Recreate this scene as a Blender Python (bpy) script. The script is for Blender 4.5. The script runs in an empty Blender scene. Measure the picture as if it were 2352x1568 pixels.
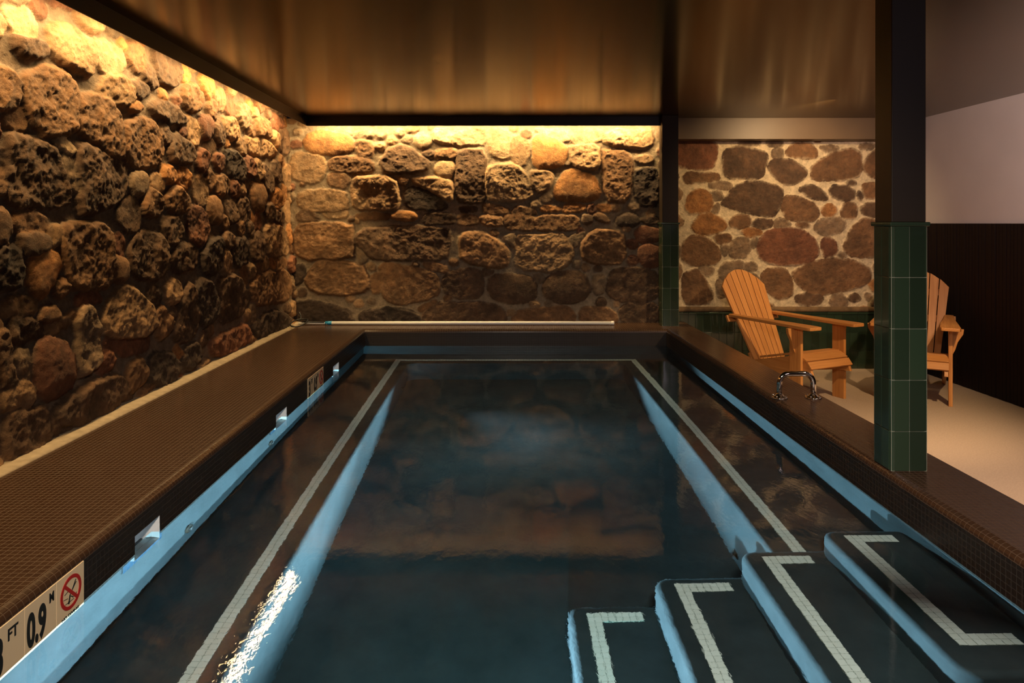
import bpy, bmesh, math, random
import numpy as np
from mathutils import Vector, Matrix
R = math.radians
S = bpy.context.scene
COL = S.collection

# ------------------------------------------------------------------ camera
F, CX, CY, H = 1568.0, 1150.0, 512.0, 0.97      # focal length in px, vanishing point, eye height above the deck
cd = bpy.data.cameras.new('camera'); cam = bpy.data.objects.new('camera', cd); COL.objects.link(cam)
cam.location = (0, 0, H); cam.rotation_euler = (R(90), 0, 0)
cd.sensor_width = 36; cd.lens = 36 * F / 2352
cd.shift_x = (1176 - CX) / 2352; cd.shift_y = -(784 - CY) / 2352
cd.clip_start = 0.02
S.camera = cam
# ------------------------------------------------------------------ world, exposure
w = bpy.data.worlds.new('world'); S.world = w; w.use_nodes = True
w.node_tree.nodes['Background'].inputs[0].default_value = (0.012, 0.009, 0.010, 1)
w.node_tree.nodes['Background'].inputs[1].default_value = 0.3
S.view_settings.view_transform = 'Standard'; S.view_settings.look = 'None'
S.view_settings.gamma = 1; S.view_settings.use_curve_mapping = False
S.view_settings.exposure = 0.0
S.cycles.max_bounces = 10; S.cycles.sample_clamp_indirect = 4.0; S.cycles.blur_glossy = 0.0; S.cycles.caustics_reflective = False

# ------------------------------------------------------------------ lamps of the room, and added fill lamps
def lamp(name, kind, loc, aim, energy, color, **kw):
    l = bpy.data.lights.new(name, kind); o = bpy.data.objects.new(name, l); COL.objects.link(o)
    o.location = loc
    d = (Vector(aim) - Vector(loc)).normalized()
    o.rotation_euler = d.to_track_quat('-Z', 'Y').to_euler()
    l.energy = energy; l.color = color
    for k, v in kw.items(): setattr(l, k, v)
    return o
WARM = (1.0, 0.66, 0.29); POOLC = (0.60, 0.86, 1.0)
def strip(name, loc, rot, length, energy, width=0.012):
    l = bpy.data.lights.new(name, 'AREA'); o = bpy.data.objects.new(name, l); COL.objects.link(o)
    l.shape = 'RECTANGLE'; l.size = length; l.size_y = width; l.energy = energy; l.color = WARM
    o.matrix_world = Matrix.Translation(loc) @ rot
    return o
def frame(x, z):                                  # light frame: local X along the strip, shining along z
    x = Vector(x).normalized(); z = -Vector(z).normalized(); y = z.cross(x)
    return Matrix((x, y, z)).transposed().to_4x4()
strip('cove_light_left', (-1.932, 2.70, 2.005), frame((0, 1, 0), (-0.25, 0, -1)), 7.3, 125, 0.045)
strip('cove_light_back', (-0.16, 6.524, 1.958), frame((1, 0, 0), (0, 0.10, -1)), 3.3, 80)
lamp('downlight_alcove', 'SPOT', (3.0, 3.35, 1.95), (2.62, 5.25, -0.1), 270, (1.0, 0.68, 0.36), spot_size=R(62), spot_blend=0.8, shadow_soft_size=0.03)
lamp('alcove_washer', 'SPOT', (2.75, 5.6, 1.95), (2.75, 6.75, 1.15), 90, (1.0, 0.68, 0.34), spot_size=R(118), spot_blend=0.9, shadow_soft_size=0.05)
lamp('downlight_walk', 'SPOT', (2.75, 2.9, 1.95), (2.75, 3.6, -0.4), 300, (1.0, 0.70, 0.50), spot_size=R(70), spot_blend=1.0, shadow_soft_size=0.05)
lamp('white_wall_fill', 'SPOT', (2.9, 3.0, 1.90), (4.08, 5.6, 1.75), 215, (1.0, 0.72, 0.62), spot_size=R(80), spot_blend=0.9, shadow_soft_size=0.08)  # unseen spot added to brighten the white right wall
dp = lamp('downlight_pool', 'SPOT', (0.25, 0.0, 1.95), (0.40, 2.1, -0.2), 880, (1.0, 0.84, 0.70), spot_size=R(88), spot_blend=1.0, shadow_soft_size=0.15)
lamp('downlight_fill_far', 'SPOT', (0.12, 2.75, 1.95), (0.12, 4.75, -0.5), 300, (1.0, 0.82, 0.62), spot_size=R(46), spot_blend=0.8, shadow_soft_size=0.08)  # added fill with no fixture, lifts the far tile lines
lamp('lounge_fill', 'AREA', (2.7, -0.8, 1.93), (3.7, 3.0, 0.6), 18, (1.0, 0.80, 0.88), shape='RECTANGLE', size=1.2, size_y=0.8)  # unseen area light added as soft fill from the right rear
# underwater lamps: small fittings in the bench faces shining across the pool, and one in the near wall
POOL_LAMPS = [((1.05, 5.12, -0.95), (-1, 0, 0), (-0.79, 3.7, 0.54), 640, 84), ((-0.79, 5.45, -0.95), (1, 0, 0), (1.05, 3.9, 0.54), 640, 84),
              ((-0.79, 2.02, -0.985), (1, 0, 0), (1.05, 2.9, 0.5), 680, 84), ((1.05, 3.05, -0.985), (-1, 0, 0), (-0.79, 2.9, 0.4), 620, 82)]  # the last one is added to light the left bench face
for p, nrm, aim, e, sz in POOL_LAMPS:
    lamp('pool_light', 'SPOT', Vector(p) + Vector(nrm) * 0.03, aim, e, POOLC, spot_size=R(sz), spot_blend=0.45, shadow_soft_size=0.0)
lamp('pool_light_near', 'SPOT', (-0.30, 0.36, -0.56), (-1.33, 3.2, -0.22), 2100, POOLC, spot_size=R(44), spot_blend=1.0, shadow_soft_size=0.0)

lamp('pool_floor_fill', 'SPOT', (0.02, 0.36, -0.62), (0.0, 1.9, -1.06), 260, (0.25, 0.85, 0.90), spot_size=R(50), spot_blend=1.0, shadow_soft_size=0.0)  # added teal fill for the pool floor, no fitting behind it

# ------------------------------------------------------------------ helpers
def tag(o, label=None, cat=None, group=None, kind=None):
    if label: o['label'] = label
    if cat: o['category'] = cat
    if group: o['group'] = group
    if kind: o['kind'] = kind
    return o
def empty(name, loc=(0, 0, 0), rz=0, label=None, cat=None, group=None):
    o = bpy.data.objects.new(name, None); COL.objects.link(o); o.location = loc; o.rotation_euler = (0, 0, rz)
    o.empty_display_size = 0.1
    return tag(o, label, cat, group)

class MB:
    """collects faces with UVs in metres, then links them as one mesh object"""
    def __init__(s): s.v = []; s.f = []; s.uv = []
    def face(s, pts, uv=None):
        i = len(s.v); s.v += [tuple(p) for p in pts]; s.f.append(tuple(range(i, i + len(pts))))
        if uv is None:
            a = Vector(pts[0]); n = (Vector(pts[1]) - a).cross(Vector(pts[2]) - a)
            ax = max(range(3), key=lambda k: abs(n[k]))
            k = [(1, 2), (0, 2), (0, 1)][ax]
            uv = [(p[k[0]], p[k[1]]) for p in pts]
        s.uv += [tuple(u) for u in uv]
    def box(s, lo, hi):
        x0, y0, z0 = lo; x1, y1, z1 = hi
        s.face([(x0, y0, z0), (x0, y1, z0), (x1, y1, z0), (x1, y0, z0)])
        s.face([(x0, y0, z1), (x1, y0, z1), (x1, y1, z1), (x0, y1, z1)])
        s.face([(x0, y0, z0), (x1, y0, z0), (x1, y0, z1), (x0, y0, z1)])
        s.face([(x0, y1, z0), (x0, y1, z1), (x1, y1, z1), (x1, y1, z0)])
        s.face([(x0, y0, z0), (x0, y0, z1), (x0, y1, z1), (x0, y1, z0)])
        s.face([(x1, y0, z0), (x1, y1, z0), (x1, y1, z1), (x1, y0, z1)])
        return s
    def prism(s, poly, o, ax, ay, t):
        """poly in the plane (ax, ay) through o, thickness t centred on the plane; UV = (length, width)"""
        o, ax, ay = Vector(o), Vector(ax).normalized(), Vector(ay).normalized(); az = ax.cross(ay)
        a = [o + ax * x + ay * y - az * t / 2 for x, y in poly]; b = [p + az * t for p in a]
        n = len(poly)
        s.face(b, poly); s.face(a[::-1], poly[::-1])
        for i in range(n):
            j = (i + 1) % n
            (x0, y0), (x1, y1) = poly[i], poly[j]
            s.face([a[i], a[j], b[j], b[i]], [(x0, y0), (x1, y1), (x1, y1 + t), (x0, y0 + t)])
        return s
    def sweep(s, rings, uvs, closed=False):
        """rings: list of lists of points; uvs same shape"""
        for k in range(len(rings) - 1):
            a, b = rings[k], rings[k + 1]; n = len(a)
            for i in range(n if closed else n - 1):
                j = (i + 1) % n
                s.face([a[i], a[j], b[j], b[i]], [uvs[k][i], uvs[k][i + 1], uvs[k + 1][i + 1], uvs[k + 1][i]])
        return s
    def tube(s, path, r, n=16, cap=True):
        path = [Vector(p) for p in path]; rings = []; uvs = []; d0 = 0
        rr = r if isinstance(r, (list, tuple)) else [r] * len(path)
        t = (path[1] - path[0]).normalized(); u = t.orthogonal().normalized()
        for k, p in enumerate(path):
            q = (path[min(k + 1, len(path) - 1)] - path[max(k - 1, 0)]).normalized()
            u = (u - q * u.dot(q)).normalized(); w_ = q.cross(u)
            if k: d0 += (p - path[k - 1]).length
            rings.append([p + (u * math.cos(2 * math.pi * i / n) + w_ * math.sin(2 * math.pi * i / n)) * rr[k] for i in range(n)])
            uvs.append([(d0, 2 * math.pi * r_ * i / n) for i, r_ in zip(range(n + 1), [rr[k]] * (n + 1))])
        s.sweep(rings, uvs, True)
        if cap: s.face(rings[0][::-1]); s.face(rings[-1])
        return s
    def lathe(s, prof, c, n=28):
        c = Vector(c); rings = []; uvs = []
        for r, z in prof:
            rings.append([c + Vector((r * math.cos(2 * math.pi * i / n), r * math.sin(2 * math.pi * i / n), z)) for i in range(n)])
            uvs.append([(i / n, z) for i in range(n + 1)])
        s.sweep(rings, uvs, True); s.face(rings[0][::-1]); s.face(rings[-1]); return s
    def build(s, name, mat, parent=None, bevel=0, seg=2, smooth=False, merge=True):
        me = bpy.data.meshes.new(name); me.from_pydata(s.v, [], s.f)
        l = me.uv_layers.new(name='UVMap'); l.data.foreach_set('uv', [c for u in s.uv for c in u])
        if merge:
            bm = bmesh.new(); bm.from_mesh(me); bmesh.ops.remove_doubles(bm, verts=bm.verts, dist=1e-5)
            bmesh.ops.recalc_face_normals(bm, faces=bm.faces); bm.to_mesh(me); bm.free()
        o = bpy.data.objects.new(name, me); COL.objects.link(o); me.materials.append(mat)
        if parent: o.parent = parent
        if bevel:
            m = o.modifiers.new('bevel', 'BEVEL'); m.width = bevel; m.segments = seg; m.limit_method = 'ANGLE'; m.angle_limit = R(35)
        if smooth or bevel: me.polygons.foreach_set('use_smooth', [True] * len(me.polygons))
        if bevel: o.modifiers.new('normals', 'WEIGHTED_NORMAL')
        return o

# ------------------------------------------------------------------ materials
class NT:
    def __init__(s, name):
        s.m = bpy.data.materials.new(name); s.m.use_nodes = True; s.t = s.m.node_tree; s.t.nodes.clear()
        s.out = s.t.nodes.new('ShaderNodeOutputMaterial')
    def n(s, typ, ins=None, **kw):
        nd = s.t.nodes.new('ShaderNode' + typ)
        for k, v in kw.items(): setattr(nd, k, v)
        for k, v in (ins or {}).items():
            if isinstance(v, tuple) and len(v) == 2 and hasattr(v[0], 'outputs'): s.t.links.new(v[0].outputs[v[1]], nd.inputs[k])
            elif hasattr(v, 'outputs'): s.t.links.new(v.outputs[0], nd.inputs[k])
            else: nd.inputs[k].default_value = v
        return nd
    def math(s, op, a, b=0.0): return s.n('Math', {0: a, 1: b}, operation=op)
    def mix(s, f, a, b, blend='MIX'):
        nd = s.t.nodes.new('ShaderNodeMix'); nd.data_type = 'RGBA'; nd.blend_type = blend
        for i, v in ((0, f), (6, a), (7, b)):
            if isinstance(v, tuple) and len(v) == 2 and hasattr(v[0], 'outputs'): s.t.links.new(v[0].outputs[v[1]], nd.inputs[i])
            elif hasattr(v, 'outputs'): s.t.links.new(v.outputs[2 if v.bl_idname == 'ShaderNodeMix' else 0], nd.inputs[i])
            else: nd.inputs[i].default_value = v if not isinstance(v, tuple) else (*v, 1)
        return nd
    def ramp(s, fac, stops):
        nd = s.n('ValToRGB', {0: fac}); e = nd.color_ramp.elements
        while len(e) < len(stops): e.new(0.5)
        for q, (p, c) in zip(e, stops): q.position = p; q.color = (*c, 1) if isinstance(c, tuple) else (c, c, c, 1)
        return nd
    def principled(s, color, rough, **kw):
        d = {'Base Color': color if not isinstance(color, tuple) or len(color) == 2 else (*color, 1), 'Roughness': rough}
        nd = s.t.nodes.new('ShaderNodeBsdfPrincipled')
        d.update({k.replace('_', ' '): v for k, v in kw.items()})
        for k, v in d.items():
            if hasattr(v, 'outputs'): s.t.links.new(v.outputs[2 if v.bl_idname == 'ShaderNodeMix' else 0], nd.inputs[k])
            elif isinstance(v, tuple) and len(v) == 2: s.t.links.new(v[0].outputs[v[1]], nd.inputs[k])
            else: nd.inputs[k].default_value = v
        s.t.links.new(nd.outputs[0], s.out.inputs[0]); return nd
    def bump(s, h, strength, dist):
        return s.n('Bump', {'Height': h, 'Strength': strength, 'Distance': dist})
def plain(name, c, rough=0.5, noise=0.0, scale=30, bump=0.0, **kw):
    t = NT(name); co = t.n('TexCoord')
    col = c
    if noise or bump:
        nz = t.n('TexNoise', {'Vector': (co, 'Object'), 'Scale': scale, 'Detail': 6.0})
        if noise:
            col = t.mix(t.ramp(nz, [(0.3, 0.0), (0.7, 1.0)]), tuple(x * (1 - noise) for x in c), tuple(min(1, x * (1 + noise)) for x in c))
    args = dict(kw)
    if bump: args['Normal'] = t.bump(nz, 0.5, bump)
    t.principled(col, rough, **args); return t.m
def grid_mask(t, uv, pitch, g):
    sx = t.n('SeparateXYZ', {0: uv}); ms = []
    for k in (0, 1):
        fr = t.math('FRACT', t.math('DIVIDE', (sx, k), pitch))
        ms.append(t.math('LESS_THAN', t.math('ABSOLUTE', t.math('SUBTRACT', fr, 0.5)), 0.5 - g / pitch))
    return t.math('MULTIPLY', ms[0], ms[1]), sx
def mosaic(name, tile, tile2, grout, rough=0.22):
    t = NT(name); uv = t.n('UVMap'); p = 0.0215
    m, sx = grid_mask(t, uv, p, 0.00105)
    cell = t.n('CombineXYZ', {0: t.math('FLOOR', t.math('DIVIDE', (sx, 0), p)), 1: t.math('FLOOR', t.math('DIVIDE', (sx, 1), p))})
    wn = t.n('TexWhiteNoise', {'Vector': cell})
    tc = t.mix((wn, 0), tile, tile2)
    col = t.mix(m, grout, tc)
    ro = t.math('ADD', t.math('MULTIPLY', t.math('SUBTRACT', 1.0, m), 0.5), t.math('ADD', rough, t.math('MULTIPLY', (wn, 0), 0.03)))
    t.principled(col, ro, Normal=t.bump(m, 0.35, 0.0008)); return t.m
def wood(name, a, b, rough=0.45):
    t = NT(name); uv = t.n('UVMap'); oi = t.n('ObjectInfo')
    mp = t.n('Mapping', {0: uv, 3: (3.0, 60.0, 1.0)})
    off = t.n('VectorMath', {0: mp, 1: t.n('CombineXYZ', {0: t.math('MULTIPLY', (oi, 'Random'), 40.0), 1: t.math('MULTIPLY', (oi, 'Random'), 17.0)})}, operation='ADD')
    n1 = t.n('TexNoise', {'Vector': off, 'Scale': 1.0, 'Detail': 5.0, 'Distortion': 0.6})
    c = t.mix(t.ramp(n1, [(0.3, 0.0), (0.7, 1.0)]), a, b)
    c2 = t.mix(t.math('MULTIPLY', (oi, 'Random'), 0.35), c, tuple(x * 0.72 for x in a))
    t.principled(c2, rough, Normal=t.bump(n1, 0.15, 0.002)); return t.m

M = {}
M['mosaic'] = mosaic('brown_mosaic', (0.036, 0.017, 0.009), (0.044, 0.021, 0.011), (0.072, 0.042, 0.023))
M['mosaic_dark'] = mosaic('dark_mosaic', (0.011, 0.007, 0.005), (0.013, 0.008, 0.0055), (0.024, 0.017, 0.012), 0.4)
M['mosaic_blue'] = mosaic('blue_mosaic', (0.03, 0.06, 0.10), (0.05, 0.09, 0.14), (0.02, 0.03, 0.04))
M['wood'] = wood('teak', (0.44, 0.17, 0.040), (0.60, 0.275, 0.080))
M['steel'] = plain('polished_steel', (0.80, 0.76, 0.70), 0.07, Metallic=1.0)
M['post'] = plain('dark_brown_paint', (0.020, 0.013, 0.008), 0.5, 0.1, 3, Specular_IOR_Level=0.25)
M['beam'] = plain('taupe_paint', (0.10, 0.060, 0.028), 0.5, 0.08, 4)
M['fascia'] = plain('black_paint', (0.006, 0.005, 0.005), 0.45)
M['white_wall'] = plain('white_plaster', (0.62, 0.58, 0.57), 0.8, 0.03, 3)
M['curb'] = plain('cream_mortar', (0.34, 0.27, 0.18), 0.9, 0.18, 25, 0.003)
M['ledge'] = plain('stained_mortar', (0.13, 0.075, 0.032), 0.9, 0.35, 18, 0.006)
M['concrete'] = plain('sand_concrete', (0.38, 0.285, 0.20), 0.75, 0.12, 120, 0.0015)
M['white_plastic'] = plain('white_plastic', (0.80, 0.80, 0.78), 0.35)
M['blue_plastic'] = plain('blue_plastic', (0.02, 0.22, 0.42), 0.35)
M['black_rubber'] = plain('black_rubber', (0.012, 0.012, 0.013), 0.5)
M['grout'] = plain('dark_grout', (0.20, 0.21, 0.16), 0.8)
M['enamel'] = plain('cream_enamel', (0.74, 0.56, 0.34), 0.3)
M['ink'] = plain('black_enamel', (0.01, 0.01, 0.01), 0.4)
M['red'] = plain('red_enamel', (0.42, 0.015, 0.012), 0.4)
M['rear_wall'] = plain('mauve_wall', (0.20, 0.13, 0.13), 0.8)
M['plaster'] = None
def island_tiles(name, a, b, rough):
    t = NT(name); g = t.n('NewGeometry'); co = t.n('TexCoord')
    c = t.mix((g, 'Random Per Island'), a, b)
    nz = t.n('TexNoise', {'Vector': (co, 'Object'), 'Scale': 14.0, 'Detail': 2.0})
    t.principled(c, rough, Normal=t.bump(nz, 0.12, 0.006), Coat_Weight=0.5, Coat_Roughness=0.05); return t.m
M['green'] = island_tiles('green_glaze', (0.014, 0.024, 0.014), (0.024, 0.042, 0.024), 0.16)
M['white_tile'] = island_tiles('white_tile', (0.90, 0.85, 0.80), (0.97, 0.92, 0.88), 0.3)
def plaster():
    t = NT('pool_plaster'); co = t.n('TexCoord')
    n1 = t.n('TexNoise', {'Vector': (co, 'Object'), 'Scale': 5.0, 'Detail': 8.0, 'Roughness': 0.65})
    n2 = t.n('TexNoise', {'Vector': (co, 'Object'), 'Scale': 40.0, 'Detail': 4.0})
    c = t.mix(t.ramp(n1, [(0.32, 0.0), (0.68, 1.0)]), (0.014, 0.022, 0.027), (0.031, 0.042, 0.049))
    t.principled(c, 0.85, Normal=t.bump(n2, 0.25, 0.004)); return t.m
M['plaster'] = plaster()
def ceiling_metal():
    t = NT('bronze_ceiling'); uv = t.n('UVMap'); co = t.n('TexCoord')
    mp = t.n('Mapping', {0: (co, 'Object'), 3: (1.2, 90.0, 1.0)})
    n1 = t.n('TexNoise', {'Vector': mp, 'Scale': 1.0, 'Detail': 3.0})
    c = t.mix(n1, (0.012, 0.006, 0.002), (0.026, 0.012, 0.005))
    tg = t.n('Tangent', direction_type='UV_MAP')
    t.principled(c, 0.18, IOR=2.05, Specular_Tint=(1.0, 0.72, 0.32, 1.0), Anisotropic=0.9, Tangent=tg, Anisotropic_Rotation=0.25); return t.m
M['ceiling'] = ceiling_metal()
def wainscot_mat():
    t = NT('dark_slats'); oi = t.n('TexCoord')
    n1 = t.n('TexNoise', {'Vector': t.n('Mapping', {0: (oi, 'Object'), 3: (30.0, 30.0, 1.0)}), 'Scale': 1.0, 'Detail': 3.0})
    t.principled(t.mix(n1, (0.005, 0.0025, 0.0025), (0.010, 0.0045, 0.0045)), 0.6, Specular_IOR_Level=0.25); return t.m
M['slats'] = wainscot_mat()
def stone_mat():
    t = NT('rubble_stone'); at = t.n('VertexColor', layer_name='Col'); co = t.n('TexCoord')
    n1 = t.n('TexNoise', {'Vector': (co, 'Object'), 'Scale': 26.0, 'Detail': 8.0, 'Roughness': 0.7})
    n2 = t.n('TexNoise', {'Vector': (co, 'Object'), 'Scale': 90.0, 'Detail': 5.0, 'Roughness': 0.7})
    v = t.ramp(n1, [(0.28, 0.62), (0.72, 1.30)])
    c = t.mix(1.0, (at, 0), v, 'MULTIPLY')
    b1 = t.bump(n1, 0.7, 0.022); b2 = t.n('Bump', {'Height': n2, 'Strength': 0.5, 'Distance': 0.006, 'Normal': b1})
    t.principled(c, 0.88, Normal=b2); return t.m
M['stone'] = stone_mat()
def water_mat():
    t = NT('pool_water'); co = t.n('TexCoord')
    mp = t.n('Mapping', {0: (co, 'Object'), 3: (1.0, 0.55, 1.0)})
    n1 = t.n('TexNoise', {'Vector': mp, 'Scale': 5.0, 'Detail': 3.0, 'Roughness': 0.55, 'Distortion': 0.8})
    n2 = t.n('TexNoise', {'Vector': mp, 'Scale': 60.0, 'Detail': 4.0, 'Distortion': 0.5})
    h = t.math('ADD', t.math('MULTIPLY', n1, 0.7), t.math('MULTIPLY', n2, 0.15))
    g = t.n('BsdfGlass', {'Color': (1, 1, 1, 1), 'Roughness': 0.0, 'IOR': 1.333, 'Normal': t.bump(h, 0.10, 0.015)})
    t.t.links.new(g.outputs[0], t.out.inputs[0])
    a = t.n('VolumeAbsorption', {'Color': (0.50, 0.86, 0.90, 1), 'Density': 0.30})
    t.t.links.new(a.outputs[0], t.out.inputs[1]); return t.m
M['water'] = water_mat()

# ------------------------------------------------------------------ main sizes (metres, deck = 0)
ZW, ZB, ZF, ZR, ZC = -0.149, -0.54, -1.065, -0.468, 1.986    # water, bench, pool floor, lounge floor, ceiling
XL, XR, YB, YN = -1.235, 1.511, 6.225, 0.32                    # coping faces
WL, WB, WA, WR = -2.01, 6.655, 6.775, 4.084                    # wall planes
YREAR = -2.6
def wx(px, Y): return (px - CX) * Y / F
def wz(py, Y): return H - (py - CY) * Y / F

# ------------------------------------------------------------------ rubble walls
rng = np.random.default_rng(7)
TAB = rng.random((256, 256))
def vn(x, y):
    xi = np.floor(x).astype(int); yi = np.floor(y).astype(int); fx = x - xi; fy = y - yi
    fx = fx * fx * (3 - 2 * fx); fy = fy * fy * (3 - 2 * fy)
    a = TAB[xi & 255, yi & 255]; b = TAB[(xi + 1) & 255, yi & 255]; c = TAB[xi & 255, (yi + 1) & 255]; d = TAB[(xi + 1) & 255, (yi + 1) & 255]
    return (a * (1 - fx) + b * fx) * (1 - fy) + (c * (1 - fx) + d * fx) * fy
def fbm(x, y, f, o=5, g=0.55):
    s = 0; a = 1; t = 0
    for k in range(o):
        s = s + a * vn(x * f + 37.7 * k, y * f + 11.3 * k); t += a; a *= g; f *= 2.03
    return s / t
def ridged(x, y, f, o=4):
    s = 0; a = 1; t = 0
    for k in range(o):
        s = s + a * (1 - np.abs(2 * vn(x * f + 91.1 * k, y * f + 5.7 * k) - 1)); t += a; a *= 0.55; f *= 2.1
    return s / t
def sdf(poly, x, y):
    """signed distance, positive inside"""
    d = np.full(x.shape, 1e9); ins = np.zeros(x.shape, bool); n = len(poly)
    for i in range(n):
        ax, ay = poly[i]; bx, by = poly[(i + 1) % n]
        ex, ey = bx - ax, by - ay; wx_, wy_ = x - ax, y - ay
        t = np.clip((wx_ * ex + wy_ * ey) / (ex * ex + ey * ey + 1e-12), 0, 1)
        d = np.minimum(d, (wx_ - ex * t) ** 2 + (wy_ - ey * t) ** 2)
        c = ((ay <= y) & (by > y)) | ((by <= y) & (ay > y))
        with np.errstate(divide='ignore', invalid='ignore'):
            ins ^= c & (x < ax + (y - ay) * ex / np.where(ey == 0, 1e-12, ey))
    d = np.sqrt(d); return np.where(ins, d, -d)
def chaikin(P):
    Q = []
    for i in range(len(P)):
        a, b = P[i], P[(i + 1) % len(P)]
        Q += [(a[0] * .8 + b[0] * .2, a[1] * .8 + b[1] * .2), (a[0] * .2 + b[0] * .8, a[1] * .2 + b[1] * .8)]
    return Q
TONES = {'t': (0.36, 0.27, 0.17), 'l': (0.46, 0.37, 0.25), 'o': (0.44, 0.25, 0.10), 'b': (0.24, 0.155, 0.085), 'd': (0.13, 0.090, 0.058),
         'k': (0.060, 0.046, 0.036), 'r': (0.21, 0.105, 0.062), 'g': (0.27, 0.225, 0.165), 'c': (0.60, 0.51, 0.36)}
def stones(spec, to_wall):
    """lines «tone+style x,y x,y ...»; style r = rough, s = smooth cobble, f = flat"""
    L = []
    for ln in spec.strip().splitlines():
        p = ln.split(); pts = [tuple(map(float, q.split(','))) for q in p[1:]]
        L.append((p[0], [to_wall(*q) for q in pts]))
    return L
def rubble(name, s0, s1, z0, z1, step, spec, tones, mortar, prot, rmax, rmin, gap, n_fill, seed, warp, smear, grow=0.0, rough=0.85):
    rg = np.random.default_rng(seed)
    L = list(spec)
    # fill the bare spots between the traced stones with smaller ones
    gs = 0.0125; gx, gz = np.meshgrid(np.arange(s0, s1, gs), np.arange(z0, z1, gs), indexing='ij')
    D = np.full(gx.shape, 9.0)
    for _, P in L: D = np.minimum(D, -sdf(P, gx, gz))
    D = np.minimum(D, np.minimum(gx - s0, s1 - gx) + 0.05)
    for k in range(n_fill):
        if k % 3 == 0:
            i = np.argmax(D + rg.random(D.shape) * 0.02)
        else: i = rg.integers(D.size)
        d = D.flat[i]; r = min(d - gap, rmax * (0.55 + 0.45 * rg.random()))
        if r < rmin: continue
        cx_, cz_ = gx.flat[i], gz.flat[i]; st = 1 + rg.random() * 0.7; n = int(rg.integers(5, 8)); a0 = rg.random() * 6.28
        P = [(cx_ + r * min(st, 1.25) * (0.78 + 0.34 * rg.random()) * math.cos(a0 + 6.2832 * q / n), cz_ + r / max(1, st * 0.8) * (0.78 + 0.34 * rg.random()) * math.sin(a0 + 6.2832 * q / n)) for q in range(n)]
        tone = rg.choice(list('tbbdgrtdo' if rmax > 0.1 else 'tbdgrtg')); sty = rg.choice(list('rrrrf'))
        L.append((tone + sty, P)); D = np.minimum(D, -sdf(P, gx, gz))
    ns, nz = int((s1 - s0) / step) + 1, int((z1 - z0) / step) + 1
    x, z = np.meshgrid(np.linspace(s0, s1, ns), np.linspace(z0, z1, nz), indexing='ij')
    ox = seed * 3.1
    xw = x + warp * (fbm(x + ox, z, 9, 4) - 0.5) + warp * 0.35 * (fbm(x + ox, z, 40, 3) - 0.5)
    zw = z + warp * (fbm(x + 50 + ox, z, 9, 4) - 0.5) + warp * 0.35 * (fbm(x + 50 + ox, z, 40, 3) - 0.5)
    best = np.full(x.shape, -1.0); hh = np.zeros(x.shape); col = np.zeros(x.shape + (3,))
    nA = fbm(x + ox, z, 16, 5, 0.62); nB = ridged(x + ox, z, 7, 5); nC = fbm(x + 9 + ox, z, 5, 5); nD = fbm(x + 21 + ox, z, 30, 4, 0.7)
    for tone, P in L:
        P = chaikin(P) if 'r' in tone[1:] else chaikin(chaikin(P))
        xs = [p[0] for p in P]; zs = [p[1] for p in P]
        i0, i1 = np.searchsorted(x[:, 0], [min(xs) - .07, max(xs) + .07]); j0, j1 = np.searchsorted(z[0], [min(zs) - .07, max(zs) + .07])
        if i1 <= i0 or j1 <= j0: continue
        sl = (slice(i0, i1), slice(j0, j1)); d = sdf(P, xw[sl], zw[sl]) + grow
        up = d > best[sl]
        sz = min(max(xs) - min(xs), max(zs) - min(zs)); sty = tone[1]
        p = prot * (0.55 + 0.6 * rg.random()) * (0.55 + 0.45 * min(1, sz / 0.18))
        cx_, cz_ = (min(xs) + max(xs)) / 2, (min(zs) + max(zs)) / 2
        tx, tz = (rg.random(2) - 0.5) * 0.16
        if sty == 's':
            q = np.clip(d / (0.46 * sz), 0, 1); h = p * np.sqrt(1 - (1 - q) ** 2) * 1.1 + 0.004 * (nA[sl] - 0.5) * 2
        elif sty == 'f':
            q = np.clip(d / 0.02, 0, 1); h = p * 0.45 * q * (2 - q) + 0.010 * (nA[sl] - 0.5) * 2
        else:
            q = np.clip(d / 0.03, 0, 1); h = p * q * (2 - q) + prot * rough * (nB[sl] - 0.62) * q + prot * 0.30 * (nA[sl] - 0.5) * 2 * q + prot * 0.22 * (nD[sl] - 0.5) * 2 * q + prot * 0.5 * (nC[sl] - 0.5) * 2 * q
            h = h + q * ((x[sl] - cx_) * tx + (z[sl] - cz_) * tz)
        c = np.array(TONES[tone[0]]) * np.array(tones) * (0.85 + 0.3 * rg.random())
        k = (0.45 + 1.1 * nC[sl][..., None]) * (0.55 + 0.9 * nA[sl][..., None])
        warmth = np.stack([np.ones_like(nC[sl]), 1 - 0.22 * (nD[sl] - 0.5), 1 - 0.5 * (nD[sl] - 0.5)], -1)
        c = c * k * warmth
        e = np.clip(1 - d / smear, 0, 1) * np.clip((nA[sl] - 0.42) * 4, 0, 1) * 0.75      # lime smeared over the edges
        c = c * (1 - e[..., None]) + np.array(mortar) * e[..., None]
        hh[sl] = np.where(up, h, hh[sl]); col[sl] = np.where(up[..., None], c, col[sl]); best[sl] = np.where(up, d, best[sl])
    m = np.clip(-best / 0.004 + 0.5, 0, 1)
    mh = 0.006 * (fbm(x + 77 + ox, z, 12, 5) - 0.5) * 2 - 0.005 + 0.006 * (nD - 0.5) + np.clip(0.012 - np.maximum(-best, 0), 0, 0.012) * 0.35
    hh = hh * (1 - m) + mh * m
    mc = np.array(mortar) * (0.72 + 0.56 * nA[..., None]); col = col * (1 - m[..., None]) + mc * m[..., None]
    return x, z, hh, col, L
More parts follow.
